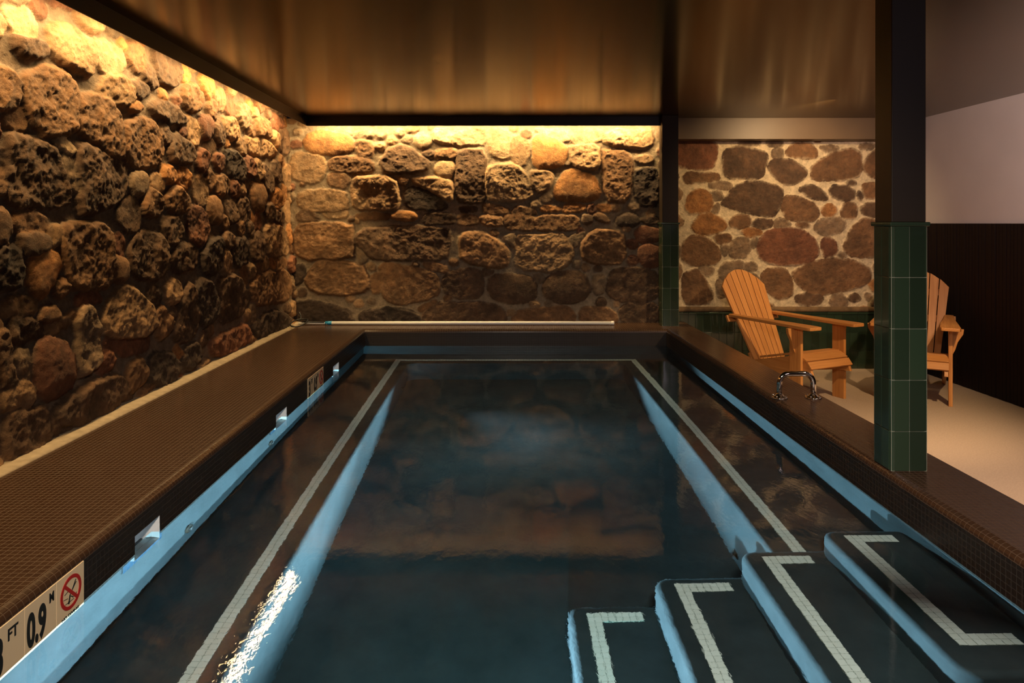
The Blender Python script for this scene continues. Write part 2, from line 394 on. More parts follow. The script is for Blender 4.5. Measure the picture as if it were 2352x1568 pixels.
def wall_mesh(name, x, z, h, col, place):
    ns, nz = x.shape
    V = place(x.ravel(), z.ravel(), h.ravel())
    i = np.arange(ns - 1)[:, None] * nz + np.arange(nz - 1)[None, :]
    Fc = np.stack([i, i + nz, i + nz + 1, i + 1], -1).reshape(-1, 4)
    me = bpy.data.meshes.new(name); me.from_pydata(V.tolist(), [], Fc.tolist())
    a = me.color_attributes.new('Col', 'FLOAT_COLOR', 'POINT')
    c4 = np.concatenate([np.clip(col.reshape(-1, 3), 0.005, 1), np.ones((ns * nz, 1))], 1)
    a.data.foreach_set('color', c4.ravel().astype(np.float32))
    me.polygons.foreach_set('use_smooth', [True] * len(me.polygons)); me.materials.append(M['stone'])
    o = bpy.data.objects.new(name, me); COL.objects.link(o); return tag(o, kind='structure')

BACK = """
os 150,160 180,120 280,105 400,125 440,170 430,215 330,245 220,235 165,205
lf 300,90 350,72 480,77 500,100 430,120 340,110
br 440,200 470,160 530,170 560,215 540,260 470,255
dr 600,290 650,205 720,190 790,215 880,290 870,330 760,350 620,350
ls 800,150 840,120 890,140 895,185 850,200 805,185
lr 905,110 920,85 1200,85 1215,170 1100,190 920,170
br 920,220 1010,205 1045,225 1030,262 925,262
ls 925,320 960,280 1010,285 1030,330 1010,370 960,375 930,350
dr 1045,235 1070,220 1215,215 1215,520 1150,535 1045,510
br 300,290 330,262 520,265 560,310 540,345 310,340
tf 75,250 150,235 260,250 280,330 250,400 150,405 80,380
bf 290,365 400,355 420,400 380,440 300,420
tr 430,400 480,370 690,375 715,520 690,565 440,565
tf 110,480 170,455 390,460 405,520 390,575 120,570
kf 750,450 800,430 940,500 1000,550 960,570 750,560
tr 780,390 850,375 1000,385 1030,430 1020,520 960,500 880,440
df 110,600 140,575 200,580 240,620 190,635 120,630
lf 255,590 400,580 400,600 300,615
bf 450,600 540,590 660,595 640,620 480,625
os 660,605 700,582 790,585 815,610 790,630 680,620
df 855,605 880,590 1030,600 1030,650 860,645
bf 1050,610 1070,600 1170,610 1170,650 1060,655
bf 1200,545 1230,540 1345,555 1340,590 1210,585
df 1060,555 1150,560 1160,575 1080,580
bf 1370,570 1400,545 1510,580 1500,595 1380,590
of 1530,575 1560,545 1640,560 1650,575
of 1665,580 1680,540 1800,545 1790,570 1720,585
br 1185,610 1240,600 1320,620 1310,660 1200,655
bf 1325,610 1350,595 1500,600 1500,685 1340,680
bf 1510,605 1740,605 1760,650 1740,690 1510,685
ds 1780,600 1830,600 1840,640 1790,650
bs 1845,600 1900,590 1945,640 1880,630
of 1870,540 1950,540 1950,570 1890,570
lf 1225,100 1340,90 1360,160 1350,270 1250,250 1230,180
tf 1360,160 1400,130 1470,170 1465,250 1440,310 1370,290
os 1495,160 1520,130 1630,145 1690,220 1670,310 1520,320 1495,280
lf 1500,95 1700,90 1720,120 1690,170 1530,115
tr 1700,210 1730,190 1880,185 1885,310 1860,330 1720,310
lf 1720,150 1740,100 1900,95 1900,170 1740,180
tr 1910,100 2180,95 2200,170 2160,200 1920,190
br 1905,225 1930,215 2050,225 2080,300 2050,520 1910,510
lr 1220,330 1280,305 1400,300 1470,400 1500,500 1240,520 1215,460
tr 1480,350 1530,335 1610,350 1600,420 1540,470 1490,430
os 1610,460 1690,340 1740,335 1870,380 1885,510 1650,520
kr 2090,350 2140,320 2230,340 2230,540 2140,545 2090,480
tf 2085,270 2150,250 2200,280 2150,300
ks 1990,620 2030,590 2100,600 2120,640 2080,665 2010,660
df 2130,620 2220,600 2235,640 2160,650
rs 2090,700 2140,665 2230,680 2235,750 2120,760
rs 2110,800 2160,770 2235,790 2235,900 2130,900
br 95,700 130,650 430,640 445,780 430,850 110,860
dr 455,720 520,670 1000,670 1000,780 985,860 560,860 460,770
gs 460,800 500,790 520,860 490,885 465,850
br 1055,740 1090,705 1230,710 1350,800 1350,890 1310,910 1080,880
tr 1390,750 1420,715 1660,710 1720,760 1725,850 1640,930 1400,915
gf 1330,720 1390,715 1380,790 1340,750
br 1770,790 1830,690 1990,690 2030,730 2030,870 1900,890 1790,860
gf 1690,740 1810,690 1740,790
br 160,990 200,890 300,860 490,890 530,970 525,1040 400,1070 200,1050
bf 590,900 640,880 900,930 945,990 940,1070 720,1130 620,1090
df 965,980 1010,920 1170,920 1205,980 1190,1080 1090,1090 980,1060
ds 1225,1020 1260,960 1360,945 1480,960 1520,1020 1500,1090 1380,1115 1260,1095
ds 1555,1010 1600,940 1740,925 1810,960 1830,1040 1780,1100 1640,1115 1570,1080
gs 1840,1000 1860,955 1920,960 1900,1050 1860,1060
df 1920,1050 1960,920 2060,910 2230,930 2230,1090 2000,1110
bf 850,870 980,890 1000,930 880,920
df 850,1170 960,1110 1200,1115 1330,1150 1340,1230 860,1230
bf 1380,1200 1440,1145 1700,1135 1740,1180 1730,1230 1380,1230
bf 1770,1150 1880,1130 1980,1170 1990,1230 1770,1230
kr 480,1180 600,1140 760,1160 830,1190 830,1230 480,1230
kr 100,1100 240,1110 420,1160 440,1230 90,1230
bf 820,1150 890,1110 930,1105 860,1160
kr 90,900 150,890 160,960 110,1010 90,980
bf 540,960 590,930 600,1050 550,1050
df 2000,1130 2230,1110 2230,1230 2010,1230
"""
ALC = """
rf 200,240 240,225 450,235 440,330 415,400 200,385
df 490,320 510,280 600,262 765,295 740,400 715,455 500,450
df 765,385 800,340 910,340 1005,410 990,450 920,495 860,490
bf 880,300 930,240 1020,235 1060,290 1060,330 920,315
bf 1035,400 1060,370 1180,300 1270,275 1335,300 1340,400 1310,450 1160,465 1040,460
bs 1355,380 1400,310 1450,290 1480,370 1450,455 1380,430
gf 1090,265 1200,265 1190,290 1110,290
gf 1330,260 1420,250 1420,275 1350,275
gf 590,225 715,225 710,245 600,250
gf 760,225 850,225 850,260 780,255
gf 790,290 850,275 860,320 800,325
bf 255,440 300,425 450,430 465,470 260,480
gf 410,490 540,485 530,520 415,515
of 265,640 280,560 330,530 390,545 420,600 400,660 300,675
df 480,610 560,510 680,475 800,500 860,540 830,650 790,695 640,665 500,625
bf 855,650 870,575 940,570 1040,610 1085,660 1060,710 960,715 880,700
df 950,520 1050,500 1100,540 1135,590 1050,580
df 1140,540 1170,505 1240,505 1300,540 1290,590 1180,580
df 1325,540 1350,560 1340,585 1325,565
of 1110,640 1150,620 1185,650 1170,690 1115,685
bf 1220,650 1240,610 1310,620 1305,690 1230,700
ds 1340,640 1380,615 1450,610 1470,660 1430,690 1360,680
bf 1350,500 1430,490 1480,530 1430,570 1370,570
of 290,760 340,690 430,675 510,740 480,780 340,800
bs 530,720 570,685 640,690 655,740 600,765 540,750
df 670,715 780,720 780,755 670,755
gf 805,730 850,705 905,740 870,755 810,755
gf 1050,770 1080,720 1200,700 1245,730 1220,780 1110,815
bf 1240,890 1280,770 1340,720 1440,715 1500,800 1470,945 1290,935
rf 700,890 740,800 830,765 980,775 1060,850 1070,920 1030,980 860,990 730,960
rs 1100,890 1115,840 1150,825 1195,870 1190,930 1120,945
bf 430,820 470,805 530,815 530,850 460,860
of 600,790 660,770 740,785 660,820
bf 240,850 300,815 400,830 470,920 440,990 300,990 230,960
gf 525,900 560,840 640,830 655,880 620,945 540,940
gf 475,890 500,870 520,880 500,940
bf 910,1050 1000,1000 1120,960 1280,960 1390,1010 1400,1080 1330,1130 1180,1160 1060,1180 960,1120
gf 465,1030 500,980 610,975 610,1030 470,1085
bf 720,1080 760,1020 860,1015 900,1080 920,1180 820,1200 760,1150
bf 240,1050 330,1020 380,1100 420,1200 380,1230 240,1230
gf 450,1090 510,1080 520,1180 450,1190
gf 330,1010 420,1010 420,1050 370,1060
df 940,1190 1020,1170 1100,1190 1080,1240 950,1230
ds 1265,1195 1310,1180 1330,1200 1300,1215
gf 1200,930 1230,910 1250,930 1225,945
bf 940,740 1000,720 1025,745 960,755
gf 410,550 470,545 480,580 430,590
gf 420,650 455,610 460,660 430,670
gf 660,850 700,830 690,870 670,880
gf 620,990 690,980 690,1020 640,1030
gf 1370,1180 1400,1180 1400,1200 1380,1205
"""
LEFT_A = """
lr 0,60 110,90 130,180 90,250 0,230
lf 160,60 300,70 350,180 330,260 220,240 170,150
dr 200,250 280,215 330,240 400,300 380,360 300,350 210,320
tr 410,150 560,180 680,260 690,370 660,480 520,430 420,340
lf 705,250 860,300 900,400 840,500 740,470 710,360
br 0,400 120,430 210,520 200,640 100,690 40,680 0,620
br 230,500 330,440 480,450 570,560 575,700 555,850 380,860 260,760 240,640
br 580,660 650,600 780,640 840,780 840,1000 790,1010 640,900 575,840
tr 700,590 760,490 860,480 930,560 920,640 870,680 740,640
dr 930,550 990,540 1040,590 990,620 940,600
os 890,680 940,640 980,690 940,720
br 850,900 870,800 990,760 1070,800 1115,960 1080,1060 940,1080 860,1020
dr 1030,690 1080,640 1200,690 1270,760 1220,810 1100,760
dr 1140,960 1190,870 1260,900 1310,1000 1270,1050 1150,1030
dr 130,900 200,860 400,920 470,1050 500,1200 480,1320 200,1320 100,1290 100,1050
cs 420,910 470,880 520,920 540,970 520,980 450,930
gf 440,990 510,1000 550,1080 560,1220 530,1240 490,1130
dr 560,940 620,940 760,1010 880,1060 870,1200 830,1270 640,1370 540,1340 560,1100
gs 890,1180 920,1110 980,1120 1000,1180 970,1250 900,1240
br 950,1330 1000,1210 1080,1280 1070,1380 960,1400
br 1100,1260 1180,1210 1240,1280 1230,1370 1110,1350
rs 1340,760 1400,740 1430,800 1410,880 1350,880
tr 1480,780 1560,760 1600,860 1560,900 1500,880
kr 1490,990 1540,960 1600,1040 1600,1160 1520,1140
tr 1620,880 1760,900 1830,980 1770,1000 1660,990
bs 1370,1290 1420,1260 1460,1340 1440,1440 1380,1430
dr 1480,1300 1540,1300 1560,1420 1500,1430
dr 1560,1280 1620,1270 1640,1380 1600,1460 1570,1400
bs 1640,1190 1720,1170 1750,1270 1710,1370 1650,1330
bs 0,1370 60,1360 110,1410 105,1520 40,1560 0,1550
bf 120,1420 170,1370 290,1370 360,1440 330,1510 200,1490
ds 165,1520 220,1490 330,1515 370,1560 300,1640 190,1640
ts 370,1510 400,1470 440,1490 430,1560 380,1590
"""
LEFT_B = """
os 185,300 210,210 290,175 350,200 365,270 320,370 250,435 200,400
br 370,100 410,30 560,20 640,60 650,200 620,380 540,410 400,370
rf 660,130 700,80 720,140 710,200 670,200
bs 640,260 680,220 720,240 730,330 690,375 645,340
dr 740,280 750,160 800,80 900,80 950,160 930,300 860,345 780,340
dr 970,200 1040,140 1110,160 1110,280 1040,295 970,300
kr 1130,180 1190,110 1250,120 1230,280 1180,310 1130,290
kr 1300,200 1330,110 1380,110 1390,250 1320,270
dr 1400,110 1470,80 1470,230 1410,240
kr 0,160 140,160 155,300 130,390 0,400
tf 30,510 100,465 220,455 230,500 120,545 50,540
dr 70,620 110,560 240,570 250,640 200,680 90,700
bs 230,560 260,500 330,490 340,530 280,570
tf 260,640 330,570 430,510 440,540 390,580 300,640
gr 425,560 450,500 520,500 540,560 565,600 550,700 540,820 470,870 430,850 430,740 450,640
rf 440,470 480,430 570,430 580,470 500,490
tr 585,560 620,450 700,390 780,410 840,500 860,600 800,660 690,670 600,650
rf 590,690 680,670 840,670 830,720 720,760 620,740
rs 200,850 215,720 270,670 350,670 400,750 415,860 380,950 260,1010 205,960
gr 75,760 150,745 180,800 170,890 110,910 85,850
dr 0,650 40,620 70,700 60,780 90,880 60,960 0,930
tr 0,1000 60,960 100,900 180,930 180,1010 100,1070 20,1080
dr 0,1180 60,1090 180,1050 250,1060 310,1170 280,1240 150,1310 0,1380
dr 290,1100 340,1020 500,900 690,880 700,960 620,1060 440,1140 320,1160
br 700,840 780,770 800,830 780,920 700,960
kr 800,900 830,760 930,740 990,830 940,900 860,940
dr 960,640 990,520 1050,350 1090,400 1100,560 1060,670 980,690
kr 1080,440 1110,345 1180,360 1210,470 1180,570 1110,600
dr 1210,480 1220,340 1330,310 1350,450 1340,540 1220,590
br 1390,360 1470,310 1610,290 1620,440 1500,480 1400,470
tr 930,380 1000,340 1010,420 980,480 930,450
kr 1000,820 1010,720 1090,690 1100,770 1040,850
rr 1150,700 1250,640 1360,590 1380,660 1280,740 1170,770
kr 1390,600 1500,510 1600,540 1560,620 1420,680
tr 1480,90 1500,30 1600,50 1620,200 1500,220
br 860,540 900,480 950,560 940,640 880,660
ts 300,60 340,70 375,100 350,150 310,150
"""
def back_pt(x, y, Y=WB): return wx(640 + x / 2.5565, Y), wz(260 + y / 2.5565, Y)
def alc_pt(x, y, Y=WA): return wx(1480 + x / 2.6972, Y), wz(240 + y / 2.6972, Y)
def left_px(px, py):
    Y = F * -WL / (CX - px); return Y, wz(py, Y)
def leftA(x, y): return left_px(x / 2.8, y / 2.8)
def leftB(x, y): return left_px(x / 2.413, 500 + y / 2.413)
g = rubble('wall_back', WL - 0.22, 1.64, -0.03, ZC, 0.0068, stones(BACK, back_pt), (0.74, 0.60, 0.48), (0.25, 0.19, 0.125), 0.034, 0.05, 0.016, 0.008, 260, 3, 0.036, 0.016, 0.020, 0.4)
wall_mesh('wall_back', *g[:4], lambda s, z, h: np.stack([s, WB - h, z], -1))
g = rubble('wall_alcove', 1.55, WR + 0.03, 0.02, ZC - 0.1, 0.0068, stones(ALC, alc_pt), (0.66, 0.50, 0.38), (0.58, 0.45, 0.28), 0.013, 0.11, 0.022, 0.024, 110, 5, 0.036, 0.024, 0.023)
wall_mesh('wall_alcove', *g[:4], lambda s, z, h: np.stack([s, WA - h, z], -1))
g = rubble('wall_left', YREAR, WB + 0.04, -0.03, 2.13, 0.0068, stones(LEFT_A, leftA) + stones(LEFT_B, leftB), (0.86, 0.65, 0.47), (0.19, 0.13, 0.08), 0.037, 0.16, 0.034, 0.006, 900, 11, 0.048, 0.012, 0.021, 0.22)
wall_mesh('wall_left', *g[:4], lambda s, z, h: np.stack([WL + h - 0.045 * z, s, z], -1))

# ------------------------------------------------------------------ room shell
def st(o): return tag(o, kind='structure')
c = MB(); c.box((-1.852, YREAR - 0.1, ZC), (WR + 0.1, WA + 0.1, ZC + 0.06)); st(c.build('ceiling', M['ceiling']))
c = MB(); c.box((WL - 0.25, YREAR - 0.1, 2.12), (-1.85, WA + 0.1, 2.18)); st(c.build('trim_7', M['curb']))
c = MB(); c.box((XR + 0.29, YREAR, ZR - 0.06), (WR + 0.1, WA + 0.05, ZR)); st(c.build('floor', M['concrete']))
c = MB(); c.box((WR, YREAR, ZR), (WR + 0.1, WA + 0.1, ZC)); st(c.build('wall_right', M['white_wall']))
c = MB(); c.box((WL - 0.1, YREAR - 0.1, ZR), (WR + 0.1, YREAR, ZC)); st(c.build('wall_rear', M['rear_wall']))
c = MB(); c.box((1.64, WB, -0.03), (1.70, WA + 0.05, ZC)); st(c.build('wall_return', M['curb']))
# dark slatted wainscot on the right wall
c = MB(); y = YREAR + 0.01; rnd = random.Random(4)
while y < WA - 0.06:
    d = 0.018 + rnd.random() * 0.006
    c.box((WR - d, y, ZR + 0.005), (WR + 0.002, y + 0.034, H - 0.005)); y += 0.04
c.box((WR - 0.012, YREAR, ZR + 0.002), (WR, WA, H - 0.004))
st(c.build('trim_1', M['slats']))
# dropped black fascia that hides the cove lights
c = MB(); c.box((-1.858, YREAR, 1.898), (-1.85, 6.515, 2.125)); c.box((-1.85, 6.507, 1.898), (1.53, 6.515, ZC + 0.002))
st(c.build('trim_2', M['fascia'], bevel=0.002))
# beam over the alcove
c = MB(); c.box((1.60, 6.60, wz(320, 6.62)), (WR, WA + 0.06, ZC + 0.002)); st(c.build('trim_3', M['beam'], bevel=0.003))
# cream mortar curb at the foot of the left wall
c = MB(); n = 90; rings = []; uvs = []
for i in range(n + 1):
    y = YREAR + (WB - YREAR) * i / n; e = 0.008 * math.sin(i * 1.7) + 0.006 * math.sin(i * 0.61 + 1)
    pr = [(-1.908, 0.0), (-1.911, 0.006), (-1.94 + e * 0.3, 0.008), (-1.97 + e * 0.4, 0.010 + abs(e) * 0.3), (-2.05, 0.02)]
    rings.append([(p[0], y, p[1]) for p in pr]); uvs.append([(y, k * 0.03) for k in range(6)])
c.sweep(rings, uvs); st(c.build('trim_4', M['curb'], smooth=True))

# ------------------------------------------------------------------ deck with bullnose edge, U-shaped round the pool
BN = 0.028                                             # bullnose radius
holes = [(2.305, 2.476), (3.753, 3.944), (5.03, 5.215)]   # skimmer mouths along the left face
HZ0, HZ1 = -0.205, -0.088
ZCB = -0.165                                           # foot of the tiled coping face
def arc(n=5): return [(BN * (1 - math.sin(a)), -BN * (1 - math.cos(a))) for a in [math.pi / 2 * k / n for k in range(n + 1)]]  # (inset from face, z)
def edge_strip(c, P):
    """bullnose along a run: P(s-fraction points list) -> list of (point on face line at z 0, inward normal, u)"""
    pr = arc(); rings = []; uvs = []
    L = BN * math.pi / 2
    for p, nrm, u in P:
        rings.append([(p[0] + nrm[0] * i, p[1] + nrm[1] * i, z) for i, z in pr]); uvs.append([(u, -L * k / 5) for k in range(6)])
    c.sweep(rings, uvs)
top = MB()
# flat tops (UV = world metres)
def flat(c, x0, y0, x1, y1, z=0): c.face([(x0, y0, z), (x1, y0, z), (x1, y1, z), (x0, y1, z)])
xo = XR + 0.29
flat(top, -2.04, YREAR, XL - BN, WB + 0.02)
flat(top, XL - BN, YB + BN, xo, WB + 0.02)
flat(top, XR + BN, YREAR, xo, YB + BN)
flat(top, XL - BN, YREAR, XR + BN, YN - BN)
top.face([(xo, YREAR, 0), (xo, YREAR, ZR), (xo, WA, ZR), (xo, WA, 0)]); flat(top, 1.55, WB + 0.02, xo, WA)
edge_strip(top, [((XL, YN - BN, 0), (-1, 0), YN), ((XL, YB + BN, 0), (-1, 0), YB)])
edge_strip(top, [((XR, YN - BN, 0), (1, 0), YN), ((XR, YB + BN, 0), (1, 0), YB)])
edge_strip(top, [((XL - BN, YB, 0), (0, 1), XL), ((XR + BN, YB, 0), (0, 1), XR)])
edge_strip(top, [((XL - BN, YN, 0), (0, -1), XL), ((XR + BN, YN, 0), (0, -1), XR)])
deck = st(top.build('pool_deck', M['mosaic'], merge=False))
# vertical coping faces; the left one is cut open at the skimmer mouths
face = MB()
ys = sorted({YN, YB, *[q for h_ in holes for q in h_]})
for a, b in zip(ys[:-1], ys[1:]):
    hole = any(abs(a - h_[0]) < 1e-6 for h_ in holes)
    for z0, z1 in ([(-BN, HZ1)] if hole else [(-BN, ZCB)]):
        face.face([(XL, a, z0), (XL, b, z0), (XL, b, z1), (XL, a, z1)])
face.face([(XR, YN, -BN), (XR, YB, -BN), (XR, YB, ZCB), (XR, YN, ZCB)])
face.face([(XL, YB, -BN), (XR, YB, -BN), (XR, YB, ZCB), (XL, YB, ZCB)])
face.face([(XL, YN, -BN), (XR, YN, -BN), (XR, YN, ZCB), (XL, YN, ZCB)])
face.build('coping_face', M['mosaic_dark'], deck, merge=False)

# ------------------------------------------------------------------ pool basin
PL, PR, PB, PN = XL - 0.02, XR + 0.02, YB + 0.02, YN - 0.02        # plaster planes
b = MB()
ysp = sorted({PN, PB, *[q for h_ in holes for q in h_]})
for a, e in zip(ysp[:-1], ysp[1:]):
    hole = any(abs(a - h_[0]) < 1e-6 for h_ in holes)
    b.face([(PL, a, ZF), (PL, e, ZF), (PL, e, HZ0 if hole else -0.02), (PL, a, HZ0 if hole else -0.02)])
b.face([(PR, PN, ZF), (PR, PB, ZF), (PR, PB, -0.02), (PR, PN, -0.02)])
b.face([(PL, PB, ZF), (PR, PB, ZF), (PR, PB, -0.02), (PL, PB, -0.02)])
b.face([(PL, PN, ZF), (PR, PN, ZF), (PR, PN, -0.02), (PL, PN, -0.02)])
b.face([(PL, PN, ZF), (PR, PN, ZF), (PR, PB, ZF), (PL, PB, ZF)])
basin = st(b.build('pool_basin', M['plaster']))
# U-shaped bench, its inner corners rounded
BX0, BX1, BY = -0.79, 1.05, 5.86
def corner(cx, cy, r, a0, a1, n=6): return [(cx + r * math.cos(R(a0 + (a1 - a0) * k / n)), cy + r * math.sin(R(a0 + (a1 - a0) * k / n))) for k in range(n + 1)]
inner = [(BX0, PN + 0.01)] + corner(BX0 + 0.09, BY - 0.09, 0.09, 180, 90) + corner(BX1 - 0.09, BY - 0.09, 0.09, 90, 0) + [(BX1, 2.62)]
outl = inner + [(PR + 0.01, 2.62), (PR + 0.01, PB + 0.01), (PL - 0.01, PB + 0.01), (PL - 0.01, PN + 0.01)]
b = MB(); b.prism([(x, y) for x, y in outl], (0, 0, (ZB + ZF) / 2 - 0.005), (1, 0, 0), (0, 1, 0), ZB - ZF + 0.01)
b.build('bench', M['plaster'], basin, bevel=0.022, seg=3)
def tile_run(pts_boxes, z, name, parent, n_rows=2, p=0.0262, th=0.007):
    """rows of white tiles, each tile a small slab, on a dark grout bed; pts_boxes = list of (x0, y0, nx, ny)"""
    c = MB(); gb = MB()
    for x0, y0, nx, ny in pts_boxes:
        for i in range(nx):
            for j in range(ny):
                c.box((x0 + i * p + 0.0009, y0 + j * p + 0.0009, z - 0.002), (x0 + (i + 1) * p - 0.0009, y0 + (j + 1) * p - 0.0009, z + 0.004))
        gb.box((x0, y0, z - 0.003), (x0 + nx * p, y0 + ny * p, z + 0.0022))
    o = c.build(name, M['white_tile'], parent); gb.build('grout_bed', M['grout'], o); return o
P_ = 0.0262
nl = int((6.0 - YN) / P_); tile_run([(-0.90 - P_, 6.0 + P_ - nl * P_, 2, nl)], ZB, 'tile_line', basin)
nb = int((1.165 - -0.90) / P_) - 1; tile_run([(-0.90 + P_, 6.0 - P_, nb, 2)], ZB, 'tile_line', basin)
nr = int((6.0 - 2.60) / P_); tile_run([(1.165 - P_, 6.0 + P_ - nr * P_, 2, nr)], ZB, 'tile_line', basin)
# steps
steps = empty('pool_steps', (1.0, 2.0, ZF), 0, 'submerged flight of four dark plaster steps edged with white tile lines', 'steps')
defs = [(1.222, -0.305, 1.80), (0.910, -0.48, 1.48), (0.582, -0.68, 1.16), (0.252, -0.875, 0.84)]
for i, (x0, z, yn) in enumerate(defs):
    b = MB(); y1 = 2.625; off = Vector((1.0, 2.0, ZF))
    r = 0.06; pl = corner(x0 + r, y1 - r, r, 180, 90, 4) + [(PR + 0.008, y1), (PR + 0.008, yn)] + corner(x0 + r, yn + r, r, 270, 180, 4)
    b.prism([(x - off.x, y - off.y) for x, y in pl], (0, 0, (z + ZF) / 2 - ZF - 0.005), (1, 0, 0), (0, 1, 0), z - ZF + 0.01)
    s = b.build('step', M['plaster'], steps, bevel=0.026, seg=3)
    sx = x0 + 0.072 - off.x; zz = z - off.z; yt = y1 - 0.046 - off.y; ye = yn + 0.12 - off.y
    n = int((yt - ye) / P_); xe = [PR - 0.03, 1.19, 0.885, 0.558][i] - off.x; na = int((xe - sx) / P_)
    runs = [(sx, yt - n * P_, 2, n), (sx + 2 * P_, yt - 2 * P_, na - 2, 2), (sx + 2 * P_, yt - n * P_, na - 2, 2)]
    tile_run(runs, zz, 'tile_nosing', s)
# water
c = MB(); c.box((PL - 0.012, PN - 0.012, ZF - 0.05), (PR + 0.012, PB + 0.012, ZW))
tag(c.build('water', M['water'], smooth=True, merge=False), 'clear still pool water with faint ripples, dark teal in the deep part', 'water', kind='stuff')

# ------------------------------------------------------------------ skimmers, return fittings
SK = ['white skimmer mouth in the left pool wall beside the nearer depth sign', 'white skimmer mouth in the left pool wall just before the farther depth sign', 'smallest white skimmer mouth in the left pool wall beyond both depth signs']
for (a, e), lab in zip(holes, SK):
    o = empty('skimmer', (PL, (a + e) / 2, ZW), 0, lab, 'skimmer', 'skimmers in the left pool wall'); m = (a + e) / 2; hw = (e - a) / 2
    t = MB(); z0, z1 = HZ0 - ZW, HZ1 - ZW; x0, x1 = -0.17, XL - PL - 0.002
    for q in (((x0, -hw, z0), (x1, -hw, z0), (x1, -hw, z1), (x0, -hw, z1)), ((x0, hw, z0), (x1, hw, z0), (x1, hw, z1), (x0, hw, z1)),
              ((x0, -hw, z1), (x1, -hw, z1), (x1, hw, z1), (x0, hw, z1)), ((x0, -hw, z0), (x1, -hw, z0), (x1, hw, z0), (x0, hw, z0)),
              ((x0, -hw, z0), (x0, hw, z0), (x0, hw, z1), (x0, -hw, z1))): t.face(q)
    t.build('throat', M['white_plastic'], o)
    wv = MB(); wv.box((-0.05, -hw + 0.004, z0), (-0.042, hw - 0.004, -0.022)); wv.build('weir_flap', M['black_rubber'], o)
    # apron of blue mosaic under water, round the mouth
    ap = MB(); g_ = 0.045
    x = 0.004
    for (u0, v0, u1, v1) in ((-hw - g_, z0 - 0.05, -hw, -0.016), (hw, z0 - 0.05, hw + g_, -0.016), (-hw, z0 - 0.05, hw, z0)):
        ap.face([(x, u0, v0), (x, u1, v0), (x, u1, v1), (x, u0, v1)], [(u0, v0), (u1, v0), (u1, v1), (u0, v1)])
    ap.build('mosaic_apron', M['mosaic_blue'], o)
    l = bpy.data.lights.new('skimmer_fill', 'POINT'); lo = bpy.data.objects.new('skimmer_fill', l); COL.objects.link(lo)
    lo.location = (PL - 0.12, a + 0.03, ZW + 0.045); l.energy = 0.05; l.color = (0.7, 0.85, 1.0); l.shadow_soft_size = 0.01  # added point light to brighten the throat, the skimmer holds no lamp
def fitting(loc, nrm, label, name='return_fitting', cat='water inlet', grp='return fittings in the pool walls'):
    o = empty(name, loc, 0, label, cat, grp)
    rot = Vector((0, 0, 1)).rotation_difference(Vector(nrm)).to_matrix()
    a = MB(); a.lathe([(0.030, 0), (0.030, 0.004), (0.024, 0.009), (0.013, 0.009)], (0, 0, 0)); a.v = [tuple(rot @ Vector(p)) for p in a.v]; a.build('flange', M['post'], o, smooth=False)
    a = MB(); a.lathe([(0.013, 0.006), (0.013, 0.014), (0.009, 0.016)], (0, 0, 0), 16); a.v = [tuple(rot @ Vector(p)) for p in a.v]; a.build('lens' if 'lamp' in name else 'nozzle', M['black_rubber'], o)
fitting((PL + 0.001, 2.74, -0.42), (1, 0, 0), 'round water inlet low on the left pool wall near the nearest skimmer')
fitting((PL + 0.001, 3.72, -0.40), (1, 0, 0), 'round water inlet low on the left pool wall below the middle skimmer')
LL = ['round underwater lamp on the right bench face near its far end', 'round underwater lamp on the left bench face near its far end', 'round underwater lamp on the left bench face close to the lower picture edge', 'round underwater lamp added to the right bench face just past the steps']
for (p, nrm, aim, e, sz), lb in zip(POOL_LAMPS, LL): fitting(Vector(p) + Vector(nrm) * 0.001, nrm, lb, 'pool_lamp', 'pool lamp', 'underwater lamps in the bench faces')

